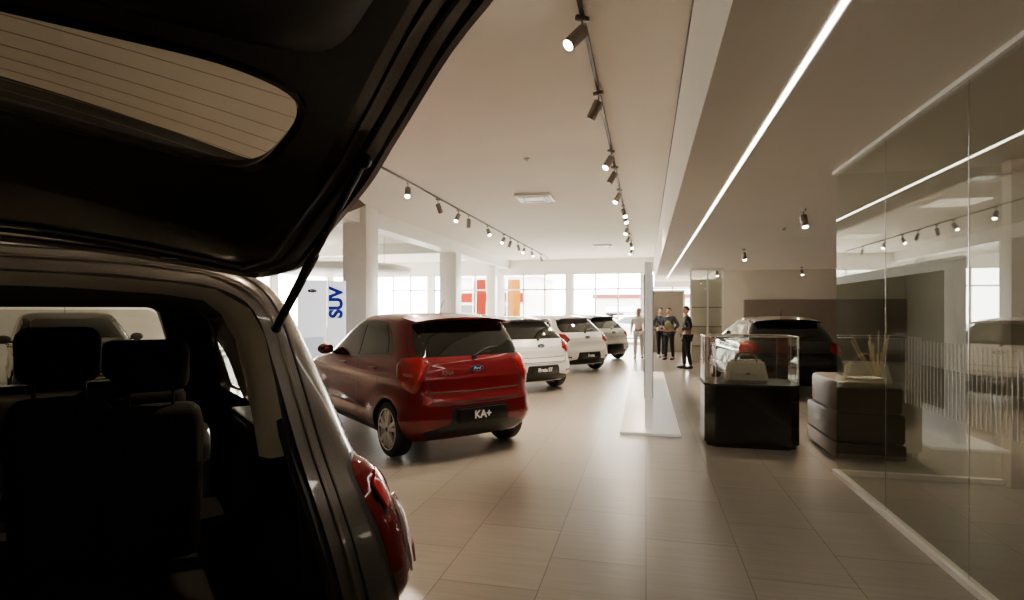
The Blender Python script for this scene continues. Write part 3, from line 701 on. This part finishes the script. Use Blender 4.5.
for i in range(6):
    a,b=J[i+1]+.005,J[i]-.005
    mb=MB(); mb.b2((1.819,a,.045),(1.821,b,ZL-.03),G_wall); o=mb.obj('window_%d'%(20+i)); tag(o,'frameless greenish glass partition panel',None,'structure')
    mb=MB(); y=a+.03
    while y<b-.02:
        if 1.5<y<4.6: mb.b2((1.8165,y,.94),(1.8175,y+.009,1.40),M['decal'])
        y+=.045
    if mb.bm.verts: 
        d=mb.obj('striped_film',o); d['label']='band of fine vertical frosted lines'
    else: mb.bm.free()
    if i<5:
        mb=MB(); mb.b2((1.817,J[i+1]-.002,.045),(1.823,J[i+1]+.002,ZL-.03),M['alu']); mb.obj('joint_seal',o)
mb=MB(); mb.b2((1.826,6.083,.045),(3.2,6.085,ZL-.03),G_wall); o=mb.obj('window_30'); tag(o,'frameless glass return panel',None,'structure')
mb=MB(); mb.b2((1.79,-1,0),(1.85,6.11,.045),M['white']); mb.b2((1.79,-1,ZL-.03),(1.85,6.11,ZL),M['white']); mb.b2((1.85,6.05,0),(3.2,6.11,.045),M['white']); struct('trim_4',mb,'white channel profile of the glass partition')
mb=MB(); mb.b2((5.2,-4,0),(5.3,2.6,ZL),M['office']); mb.b2((5.2,3.6,0),(5.3,6.0,ZL),M['office']); mb.b2((5.2,2.6,2.2),(5.3,3.6,ZL),M['office']); mb.b2((3.2,5.95,0),(5.2,6.09,ZL),M['office']); struct('wall_office',mb,'beige-brown office wall')
mb=MB(); 
mb.b2((5.14,2.55,0),(5.2,2.65,2.25),M['white']);mb.b2((5.14,3.55,0),(5.2,3.65,2.25),M['white']);mb.b2((5.14,2.65,2.2),(5.2,3.55,2.25),M['white']); mb.b2((5.22,2.65,0),(5.26,3.55,2.2),M['wood']); mb.b2((5.15,2.72,1.0),(5.2,2.82,1.03),M['alu']); struct('door_1',mb,'office door with white frame')
mb=MB()
for y0 in (4.2,4.95): 
    mb.b2((5.14,y0,.1),(5.2,y0+.06,2.2),M['white']);mb.b2((5.14,y0+.55,.1),(5.2,y0+.61,2.2),M['white']);mb.b2((5.14,y0+.06,2.14),(5.2,y0+.55,2.2),M['white']);mb.b2((5.14,y0+.06,.1),(5.2,y0+.55,.16),M['white'])
    mb.b2((5.17,y0+.05,.15),(5.19,y0+.56,2.15),M['wall'])
struct('window_31',mb,'tall white-framed internal windows')
for y in (1.0,4.2):  # two lights added to brighten the dark office behind the glass
    o=root('added_light','rectangular flush light added to brighten the office','ceiling light',(3.7,y,ZL),0,'added office lights'); mb=MB(); mb.box((0,0,-.02),(.62,.62,.035),M['white'],.005); mb.obj('frame',o)
    mb=MB(); mb.box((0,0,-.039),(.56,.56,.006),M['panelglow']); mb.obj('added_glow_face',o)
o=root('display_partition','thin white freestanding partition on a white floor plinth, glow added to both','partition',(0.03,7.4,0))
mb=MB(); mb.b2((-.36,0,0),(.40,7.5,.035),M['glowwhite'],.006); mb.obj('plinth',o)
mb=MB(); mb.b2((-.045,.22,.035),(.055,6.5,2.25),M['glowwhite'],.006); mb.obj('panel',o)
mb=MB(); mb.b2((-.058,.5,.4),(-.046,6.2,2.1),M['blackgloss']); mb.b2((.056,.5,.4),(.068,6.2,2.1),M['blackgloss']); mb.obj('screen',o)
o=root('display_wall','tall taupe display wall with white frame','partition',(.75,22.6,0))
mb=MB(); mb.b2((-.65,0,0),(.65,.15,2.35),M['taupe'],.01); mb.obj('panel',o)
mb=MB(); mb.b2((-.72,-.02,0),(-.65,.17,2.42),M['white']);mb.b2((.65,-.02,0),(.72,.17,2.42),M['white']);mb.b2((-.65,-.02,2.35),(.65,.17,2.42),M['white']); mb.obj('frame',o)
o=root('glass_cabinet','tall greenish glass cabinet with white posts','cabinet',(1.85,18.2,0))
mb=MB()
for x in (-.5,0,.45): mb.b2((x-.025,-.02,0),(x+.025,.03,2.9),M['white'])
mb.b2((-.5,-.02,2.85),(.45,.03,2.95),M['white']); mb.obj('frame',o)
mb=MB(); mb.b2((-.48,0,.02),(.43,.01,2.85),G_wall); mb.obj('pane',o)
mb=MB()
for z in (.5,1.1,1.7): mb.b2((-.45,.05,z),(.42,.35,z+.03),M['wood'])
mb.b2((-.45,.35,0),(.42,.38,2.6),M['wall']); mb.obj('shelf_unit',o)
# display case
o=root('display_case','black-based display counter with a glass top case','display case',(1.20,7.30,0))
def octo(hx,hy,c): return [(-hx+c,-hy),(hx-c,-hy),(hx,-hy+c),(hx,hy-c),(hx-c,hy),(-hx+c,hy),(-hx,hy-c),(-hx,-hy+c)]
def pr(mb,pl,z0,z1,mat):
    b=bmesh.new();A=[b.verts.new((x,y,z0)) for x,y in pl];B=[b.verts.new((x,y,z1)) for x,y in pl];n=len(pl)
    for i in range(n): b.faces.new((A[i],A[(i+1)%n],B[(i+1)%n],B[i]))
    b.faces.new(A[::-1]);b.faces.new(B); mb.absorb(b,mat)
mb=MB(); pr(mb,octo(.49,.33,.10),0,.05,M['black']); pr(mb,octo(.52,.36,.11),.05,.72,M['blackgloss']); pr(mb,octo(.53,.37,.11),.72,.745,M['darkmetal']); mb.obj('base',o)
mb=MB(); pl=octo(.515,.355,.11)
for i in range(8):
    a=Vector(pl[i]+(0,));b=Vector(pl[(i+1)%8]+(0,)); d=(b-a); mid=(a+b)/2; mb.box((mid.x,mid.y,1.02),(d.length-.006,.004,.55),G_case,0,Matrix.Rotation(math.atan2(d.y,d.x),4,'Z'))
pr(mb,pl,1.297,1.301,G_case); mb.obj('glass_case',o)
mb=MB()
for i in range(8): mb.tube([(pl[i][0],pl[i][1],.745),(pl[i][0],pl[i][1],1.30)],.005,M['alu'],6)
mb.tube([(x,y,1.30) for x,y in pl],.005,M['alu'],6,True); mb.obj('case_edging',o)
def bag(x,y,w,h,d,rz,lb):
    b=root('handbag',lb,'bag',(x,y,.746),R(rz)); mb=MB()
    bb=bmesh.new(); bmesh.ops.create_cube(bb,size=1); bmesh.ops.scale(bb,vec=(w,d,h),verts=bb.verts)
    for v in bb.verts:
        v.co.z+=h/2
        if v.co.z>h*.5: v.co.x*=.80; v.co.y*=.45
    bmesh.ops.bevel(bb,geom=bb.edges[:],offset=.03,segments=3,affect='EDGES'); mb.absorb(bb,M['bag']); mb.obj('bag_body',b)
    mb=MB()
    for s in (1,-1): mb.tube([(w*.24*math.cos(t),s*d*.16,h*.90+.12*math.sin(t)) for t in [math.pi*k/12 for k in range(13)]],.009,M['ltleather'])
    mb.obj('handle',b)
    mb=MB(); fl=[(-w*.40,.0),(w*.40,0),(w*.34,-h*.45),(-w*.34,-h*.45)]
    rt=Matrix.Translation((0,-d*.325,h*.80))@Matrix.Rotation(R(90-14),4,'X'); b2=bmesh.new(); A=[b2.verts.new((x_,y_,0)) for x_,y_ in rnd(fl,.04)]; f_=b2.faces.new(A); r_=bmesh.ops.extrude_face_region(b2,geom=[f_]); bmesh.ops.translate(b2,vec=(0,0,.010),verts=[v for v in r_['geom'] if isinstance(v,bmesh.types.BMVert)]); mb.absorb(b2,M['bag'],rt); mb.obj('flap',b)
    mb=MB(); mb.box((0,-d*.44-.01,h*.42),(.05,.016,.03),M['chrome'],.004); mb.obj('clasp',b)
bag(1.17,7.22,.50,.27,.22,3,'large beige leather handbag inside the glass case')
# sofa
o=root('sofa','low boxy brown leather seat by the glass partition','sofa',(0,0,0))
mb=MB(); mb.b2((1.95,6.56,.04),(2.62,7.65,.20),M['leather'],.02); mb.obj('base',o)
mb=MB(); mb.b2((1.95,6.56,.205),(2.62,7.65,.52),M['leather'],.045); mb.obj('seat_cushion',o)
mb=MB(); mb.b2((1.965,6.575,.515),(2.60,7.52,.86),M['ltleather'],.05); mb.obj('back_cushion',o)
mb=MB()
for x in (2.0,2.56):
    for y in (6.62,7.58): mb.cyl((x,y,.02),.02,.04,M['chrome'])
mb.obj('feet',o)
o=root('magazine','open pale magazine lying on the sofa','magazine',(2.30,6.82,.868),R(12))
mb=MB(); mb.box((-.08,0,.006),(.16,.2,.01),M['white'],0,Matrix.Rotation(R(4),4,'Y')); mb.box((.08,0,.006),(.16,.2,.01),M['wall'],0,Matrix.Rotation(R(-4),4,'Y')); mb.obj('pages',o)
o=root('vase_of_dried_grass','slim vase with dried ornamental grass beside the sofa','plant',(2.9,8.1,0))
mb=MB(); mb.lathe([(0,.001),(0,.09),(.2,.12),(.5,.09),(.6,.06),(.6,.045),(.45,.07),(.05,.08),(.02,.001)],M['leather'],'Z',28); mb.obj('vase',o)
mb=MB(); random.seed(9)
for k in range(22):
    a=random.random()*6.28; r=.1+.22*random.random(); h=1.0+.5*random.random()
    mb.tube([(0,0,.3),(r*.3*math.cos(a),r*.3*math.sin(a),.8),(r*math.cos(a),r*math.sin(a),h)],[.004,.004,.010],M['twig'],5)
mb.obj('dried_grass',o)
def oval(parent,x,y,z,w,h,name='logo'):
    mb=MB(); mb.cyl((0,0,0),1,.006,M['blue'],'Y',seg=40)
    for v in mb.bm.verts: v.co.x*=w/2; v.co.z*=h/2
    o=mb.obj(name,parent,(x,y,z)); text('logo_lettering','Ford',h*.75,M['text'],o,Matrix.Translation((0,-.005,0))@Matrix.Rotation(R(90),4,'X'),.001,0,.3)
def banner(name,lb,loc,rz,w,h,txt):
    o=root(name,lb,'banner',loc,R(rz)); mb=MB(); mb.box((0,0,.02),(w+.1,.35,.04),M['white'],.01); mb.obj('base',o)
    mb=MB(); mb.box((0,0,.04+h/2),(w,.06,h),M['glowsign'],.01); p=mb.obj('panel',o)
    if txt: text('lettering',txt,.37,M['bluetext'],p,Matrix.Translation((.0,-.035,h-.42))@Matrix.Rotation(R(90),4,'X')@Matrix.Rotation(R(90),4,'Z'),.003,.020)
    else:
        oval(p,0,-.034,h-.22,.22,.085)
        mb=MB(); mb.box((0,-.034,h*.28),(w*.8,.006,h*.30),M['ltblue']); mb.obj('print',p)
banner('totem_sign','white totem sign with vertical blue lettering SUV',(-6.42,10.75,0),28,.38,2.2,'SUV')
banner('banner_stand','white and pale blue banner stand beside the column',(-7.75,11.9,0),30,.66,2.3,'')
mb=MB(); mb.lathe([(2.85,.001),(2.85,2.1),(2.9,2.25),(3.05,2.25),(3.1,2.1),(3.1,.001)],M['white'],'Z',64)
for a in range(4): mb.tube([(1.5*math.cos(a*1.57),1.5*math.sin(a*1.57),3.1),(1.5*math.cos(a*1.57),1.5*math.sin(a*1.57),4.1)],.012,M['alu'],6)
o=mb.obj('ceiling_canopy',None,(-9.9,17.0,0)); tag(o,'round white suspended ceiling canopy on thin rods','canopy')
o=root('reception_desk','curved white reception desk under the canopy','desk',(-9.9,17.0,0))
mb=MB()
pts=[(1.6*math.cos(R(a)),1.6*math.sin(R(a))) for a in range(200,341,7)]
for i in range(len(pts)-1):
    a=Vector(pts[i]+(0,));b=Vector(pts[i+1]+(0,)); d=b-a; m_=(a+b)/2; rt=Matrix.Rotation(math.atan2(d.y,d.x),4,'Z')
    mb.box((m_.x,m_.y,.52),(d.length*1.05,.08,1.04),M['white'],0,rt); mb.box((m_.x*.9,m_.y*.9,1.06),(d.length*1.1,.5,.04),M['wood'],0,rt)
mb.obj('counter',o)
def vent(x,y,s=1):
    o=root('air_vent','square white ceiling air vent with slats','vent',(x,y,ZH)); mb=MB(); mb.box((0,0,-.03),(.78*s,.78*s,.06),M['white'],.006); mb.obj('frame',o)
    mb=MB(); mb.box((0,0,-.062),(.34*s,.34*s,.008),M['white'])
    for k in (-.30,-.24,.24,.30): 
        mb.box((0,k*s,-.063),(.66*s,.030*s,.008),M['darkmetal']); mb.box((k*s,0,-.063),(.030*s,.44*s,.008),M['darkmetal'])
    mb.obj('slats',o)
vent(-2.35,12.0); vent(-1.6,21.5,.9)
for x,y,z in ((1.35,2.6,ZL),(-1.9,9.0,ZH),(2.2,10.0,ZL)):
    mb=MB(); mb.cyl((0,0,-.012),.05,.024,M['white'],bev=.006); mb.cyl((0,0,-.03),.025,.014,M['grey']); o=mb.obj('smoke_detector',None,(x,y,z)); tag(o,'small round ceiling smoke detector','smoke detector')
TX=-.52
def track(x,y0,y1):
    mb=MB(); mb.b2((x-.018,y0,ZH-.03),(x+.018,y1,ZH),M['rail']); o=mb.obj('light_track'); tag(o,'slim dark ceiling lighting track','light track')
track(TX,1.5,25); track(-4.45,8.3,26)
def spot(x,y,z,tilt,rz,lit,energy,group,lb,sc=1):
    o=root('spotlight',lb,'spotlight',(x,y,z),rz,group); o.scale=(sc,sc,sc)
    mb=MB(); mb.box((0,0,-.02),(.035,.12,.04),M['grey'],.005); mb.tube([(0,0,-.03),(0,0,-.12)],.008,M['grey']); mb.obj('mount',o)
    mb=MB(); mb.cyl((0,0,-.08),.055,.20,M['grey'],seg=28,bev=.006); mb.cyl((0,0,-.183),.052,.012,M['grey'],r2=.048,seg=28)
    h=mb.obj('lamp_housing',o,(0,0,-.13),(tilt,0,0))
    mb=MB(); mb.cyl((0,0,-.192),.044,.006,M['lamp'] if lit else M['white'],seg=24); mb.obj('lens',h)
    if energy:
        ld=bpy.data.lights.new('bulb','SPOT'); ld.energy=energy; ld.color=(1,.80,.57); ld.spot_size=R(85); ld.spot_blend=.8; ld.shadow_soft_size=.05
        lo=bpy.data.objects.new('bulb',ld); link(lo,h); lo.location=(0,0,-.22)
random.seed(2)
for y,lit in ((2.2,1),(4.7,1),(6.35,0),(8.7,1),(9.7,0),(11.5,1),(13.3,1),(14.2,1),(16.3,1),(18.2,0),(20,1),(22,1)):
    t,z_=(R(-44),R(-55)) if y==4.7 else ((R(-34),R(random.choice((-50,-25,30)))) if lit else (R(30),R(random.choice((70,110)))))
    spot(TX,y,ZH-.03,t,z_,lit,(260 if y<3 else 560) if lit or y<10 else 0,'spotlights on the near ceiling track','grey cylindrical track spotlight on the ceiling rail')
for y,lit in ((8.6,1),(10.0,1),(11.6,0),(13.0,1),(13.8,0),(15.6,1),(17.5,1),(18.4,0),(19.5,0),(20.6,1),(22,1),(24,0)):
    spot(-4.45,y,ZH-.03,R(-34) if lit else R(30),R(random.choice((20,45,-20))),lit,560 if lit else 0,'spotlights on the far ceiling track','grey cylindrical track spotlight on the second rail')
for x,y,lit in ((2.05,8.2,1),(2.1,13.2,1),(2.2,19,1),(4.7,19,1)):
    spot(x,y,ZL,R(-16),R(20),lit,220,'surface spotlights on the lowered ceiling','grey surface-mounted cylinder spotlight',.8)
# ------------------------------------------------------------ people
def skin_mesh(nodes,edges,rt,sub=1):
    nm=list(nodes); me=bpy.data.meshes.new('sk'); me.from_pydata([nodes[k][0] for k in nm],[(nm.index(a),nm.index(b)) for a,b in edges],[])
    o=bpy.data.objects.new('sk',me); link(o); o.modifiers.new('s','SKIN')
    sv=me.skin_vertices[0].data
    for i,k in enumerate(nm):
        r=nodes[k][1]; sv[i].radius=(r,r) if not isinstance(r,tuple) else r; sv[i].use_root=(k==rt)
    m=o.modifiers.new('u','SUBSURF'); m.levels=sub; m.render_levels=sub
    dg=bpy.context.evaluated_depsgraph_get(); dg.update(); r=bpy.data.meshes.new_from_object(o.evaluated_get(dg)); bpy.data.objects.remove(o); return r
def person(lb,loc,rz,sc,top,bottom,armL,armR,step=.06,vest=None):
    e=root('person',lb,'person',loc,R(rz)); e.scale=(sc,sc,sc)
    N={'pel':((0,0,.95),.125),'sp':((0,.0,1.12),.115),'ch':((0,0,1.32),.135),'nk':((0,.0,1.47),.055),'hb':((0,.015,1.54),.055)}
    E=[('pel','sp'),('sp','ch'),('ch','nk'),('nk','hb')]
    for s,nm,(el,wr) in ((1,'r',armR),(-1,'l',armL)):
        N['h'+nm]=((s*.09,0,.87),.088);N['k'+nm]=((s*.10,.02+s*step*.4,.49),.058);N['a'+nm]=((s*.105,-.02+s*step,.09),.038);N['t'+nm]=((s*.12,.13+s*step,.04),.034)
        E+=[('pel','h'+nm),('h'+nm,'k'+nm),('k'+nm,'a'+nm),('a'+nm,'t'+nm)]
        N['s'+nm]=((s*.175,0,1.40),.058);N['e'+nm]=((s*el[0],el[1],el[2]),.042);N['w'+nm]=((s*wr[0],wr[1],wr[2]),.027)
        E+=[('ch','s'+nm),('s'+nm,'e'+nm),('e'+nm,'w'+nm)]
        W=Vector(N['w'+nm][0]); D=(W-Vector(N['e'+nm][0])).normalized(); Sd=D.cross(Vector((s,0,0))); Sd=Sd.normalized() if Sd.length>.1 else Vector((0,1,0))
        N['p'+nm]=(tuple(W+D*.055),(.026)); E.append(('w'+nm,'p'+nm)); P=W+D*.055
        for q in range(4):
            b=P+D*.035+Sd*(.018*(q-1.5)); c=b+D*(.045-.006*abs(q-1.2))-Vector((s*.008,0,0))
            N['f%s%d'%(nm,q)]=(tuple(b),.009);N['g%s%d'%(nm,q)]=(tuple(c-Vector((s*.006,0,0))),.008); E+=[('p'+nm,'f%s%d'%(nm,q)),('f%s%d'%(nm,q),'g%s%d'%(nm,q))]
        t=W+D*.03+Sd*.035; N['th'+nm]=(tuple(t),.010);N['tj'+nm]=(tuple(t+D*.035+Sd*.008),.009); E+=[('w'+nm,'th'+nm),('th'+nm,'tj'+nm)]
    me=skin_mesh(N,E,'pel'); mb=MB(); mb.mi(M['skin']); mb.bm.from_mesh(me)
    for f in mb.bm.faces: f.material_index=0
    mb.ball((0,.02,1.625),(.075,.09,.112),M['skin'],18); mb.ball((0,.112,1.615),(.012,.02,.022),M['skin'],8)
    for s in (1,-1):
        mb.ball((s*.076,.01,1.615),(.012,.022,.032),M['skin'],8); mb.ball((s*.03,.098,1.64),(.012,.010,.008),M['shoe'],8)
    mb.ball((0,.103,1.572),(.025,.008,.007),M['dkleather'],8)
    mb.obj('body',e,ang=180)
    mb=MB(); b=bmesh.new(); bmesh.ops.create_uvsphere(b,u_segments=18,v_segments=12,radius=1)
    bmesh.ops.delete(b,geom=[v for v in b.verts if v.co.z<-.45 or (v.co.y>.35 and v.co.z<.45)],context='VERTS')
    mb.absorb(b,M['hair'],Matrix.Translation((0,.012,1.635))@Matrix.Diagonal((.083,.098,.115,1))); mb.obj('hair',e,ang=180)
    T={k:(N[k][0],N[k][1]+.018) for k in ('pel','sp','ch','sr','sl','er','el','wr','wl')}; T['nk']=((0,0,1.43),.066); T['pel']=((0,0,.93),.145); T['wr']=(N['wr'][0],.036);T['wl']=(N['wl'][0],.036)
    me=skin_mesh(T,[('pel','sp'),('sp','ch'),('ch','nk'),('ch','sr'),('ch','sl'),('sr','er'),('sl','el'),('er','wr'),('el','wl')],'pel'); me.materials.clear(); me.materials.append(top); finish(me,180); link(bpy.data.objects.new('jacket',me),e)
    T={k:(N[k][0],N[k][1]+.016) for k in ('pel','hr','hl','kr','kl','ar','al')}
    me=skin_mesh(T,[('pel','hr'),('pel','hl'),('hr','kr'),('hl','kl'),('kr','ar'),('kl','al')],'pel'); me.materials.clear(); me.materials.append(bottom); finish(me,180); link(bpy.data.objects.new('trousers',me),e)
    for nm in 'rl':
        a=N['a'+nm][0]; mb=MB(); mb.ball((a[0],a[1]+.07,.04),(.05,.145,.04),M['shoe'],14); mb.ball((a[0],a[1]-.0,.06),(.045,.06,.055),M['shoe'],12); mb.obj('shoe',e)
    if vest:
        T={'pel':((0,0,.95),.158),'sp':((0,0,1.13),.155),'ch':((0,0,1.36),.172)}
        me=skin_mesh(T,[('pel','sp'),('sp','ch')],'pel'); me.materials.clear(); me.materials.append(vest); finish(me,180); link(bpy.data.objects.new('vest',me),e)
down=((.23,-.02,1.14),(.25,.06,.90)); bent=((.25,-.05,1.14),(.12,.18,1.10)); hip=((.30,-.08,1.16),(.17,.02,.98))
person('person in a black suit standing with one arm bent',(1.10,16.2,0),100,1.0,M['suit'],M['suit'],bent,down)
person('person in dark clothes and olive waistcoat standing beside a colleague',(.74,19.0,0),150,.98,M['jeans'],M['suit'],hip,bent,vest=M['vest'])
person('person in dark clothes standing close to a colleague',(.50,19.9,0),200,.98,M['jeans'],M['suit'],down,bent)
person('person in a white shirt walking near the parked cars',(-.24,19.3,0),175,.98,M['wshirt'],M['wshirt'],down,down,.12)
# ------------------------------------------------------------ outdoors
mb=MB(); mb.b2((-70,-30,-.21),(60,90,-.11),M['concrete']); o=mb.obj('paving'); tag(o,'pale concrete forecourt paving','paving','structure')
def bld(lb,x0,x1,y0,y1,h,band,roofm):
    o=root('building',lb,'building',(0,0,-.11)); mb=MB(); mb.b2((x0,y0,0),(x1,y1,h),M['facade']); mb.obj('walls',o)
    mb=MB(); mb.b2((x0-.3,y0-.3,h),(x1+.3,y1+.3,h+.4),roofm); mb.obj('roof',o)
    mb=MB(); mb.b2((x0+1,y0-.3,h*.55),(x1-1,y0-.02,h*.72),band); mb.obj('sign_band',o)
    n=int((x1-x0)/3)
    for k in range(n):
        mb=MB(); mb.b2((x0+1+3*k,y0-.05,.3),(x0+2.8+3*k,y0+.01,h*.5),M['carglass']); mb.obj('shop_window',o)
bld('low building with orange sign band across the forecourt',-16,-8.5,44,52,4.4,M['orange'],M['facade'])
bld('pale building with terracotta roof across the forecourt',-5,6,58,64,3.0,M['ltblue'],M['roofred'])
for x,y,m,lb in ((-8.6,31,M['orange'],'upright orange forecourt flag on a pole'),(-7.7,31,M['yellow'],'upright yellow forecourt flag on a pole'),(-9.6,30.6,M['orange'],'orange forecourt flag near the side windows')):
    o=root('forecourt_flag',lb,'flag',(x,y,-.11)); mb=MB(); mb.tube([(0,0,0),(0,0,3.6)],.03,M['alu'],8); mb.cyl((0,0,.04),.25,.08,M['darkmetal']); mb.obj('pole',o)
    mb=MB(); vs=[];fs=[]
    for i in range(9):
        z=1.1+2.4*i/8
        for j in range(5): vs.append((.04+.18*j,.04*math.sin(j*1.4+i*.5),z))
    for i in range(8):
        for j in range(4): a=i*5+j; fs.append((a,a+1,a+6,a+5))
    mb.tri(vs,fs,m); mb.obj('flag_cloth',o,ang=80)
# ------------------------------------------------------------ light
w=bpy.data.worlds.new('World'); SC.world=w; w.use_nodes=True; n=w.node_tree.nodes; l=w.node_tree.links
bg=n['Background']; tc=n.new('ShaderNodeTexCoord'); sp=n.new('ShaderNodeSeparateXYZ'); cr=n.new('ShaderNodeValToRGB')
l.new(tc.outputs['Generated'],sp.inputs[0]); l.new(sp.outputs['Z'],cr.inputs['Fac'])
cr.color_ramp.elements[0].color=(1,.955,.87,1); cr.color_ramp.elements[1].color=(.92,.93,.95,1); l.new(cr.outputs['Color'],bg.inputs['Color']); bg.inputs['Strength'].default_value=38
sl=bpy.data.lights.new('sun','SUN'); sl.energy=22; sl.color=(1,.93,.8); sl.angle=R(1); so=bpy.data.objects.new('sun',sl); link(so); so.rotation_euler=(R(-42),0,R(25))
cam=bpy.data.cameras.new('camera'); co=bpy.data.objects.new('camera',cam); link(co); co.location=(0,0,1.6); co.rotation_euler=(R(90),0,R(13.45))
cam.sensor_width=36; cam.lens=560/1024*36; cam.shift_y=11/1024; cam.clip_start=.05; cam.clip_end=300
SC.camera=co
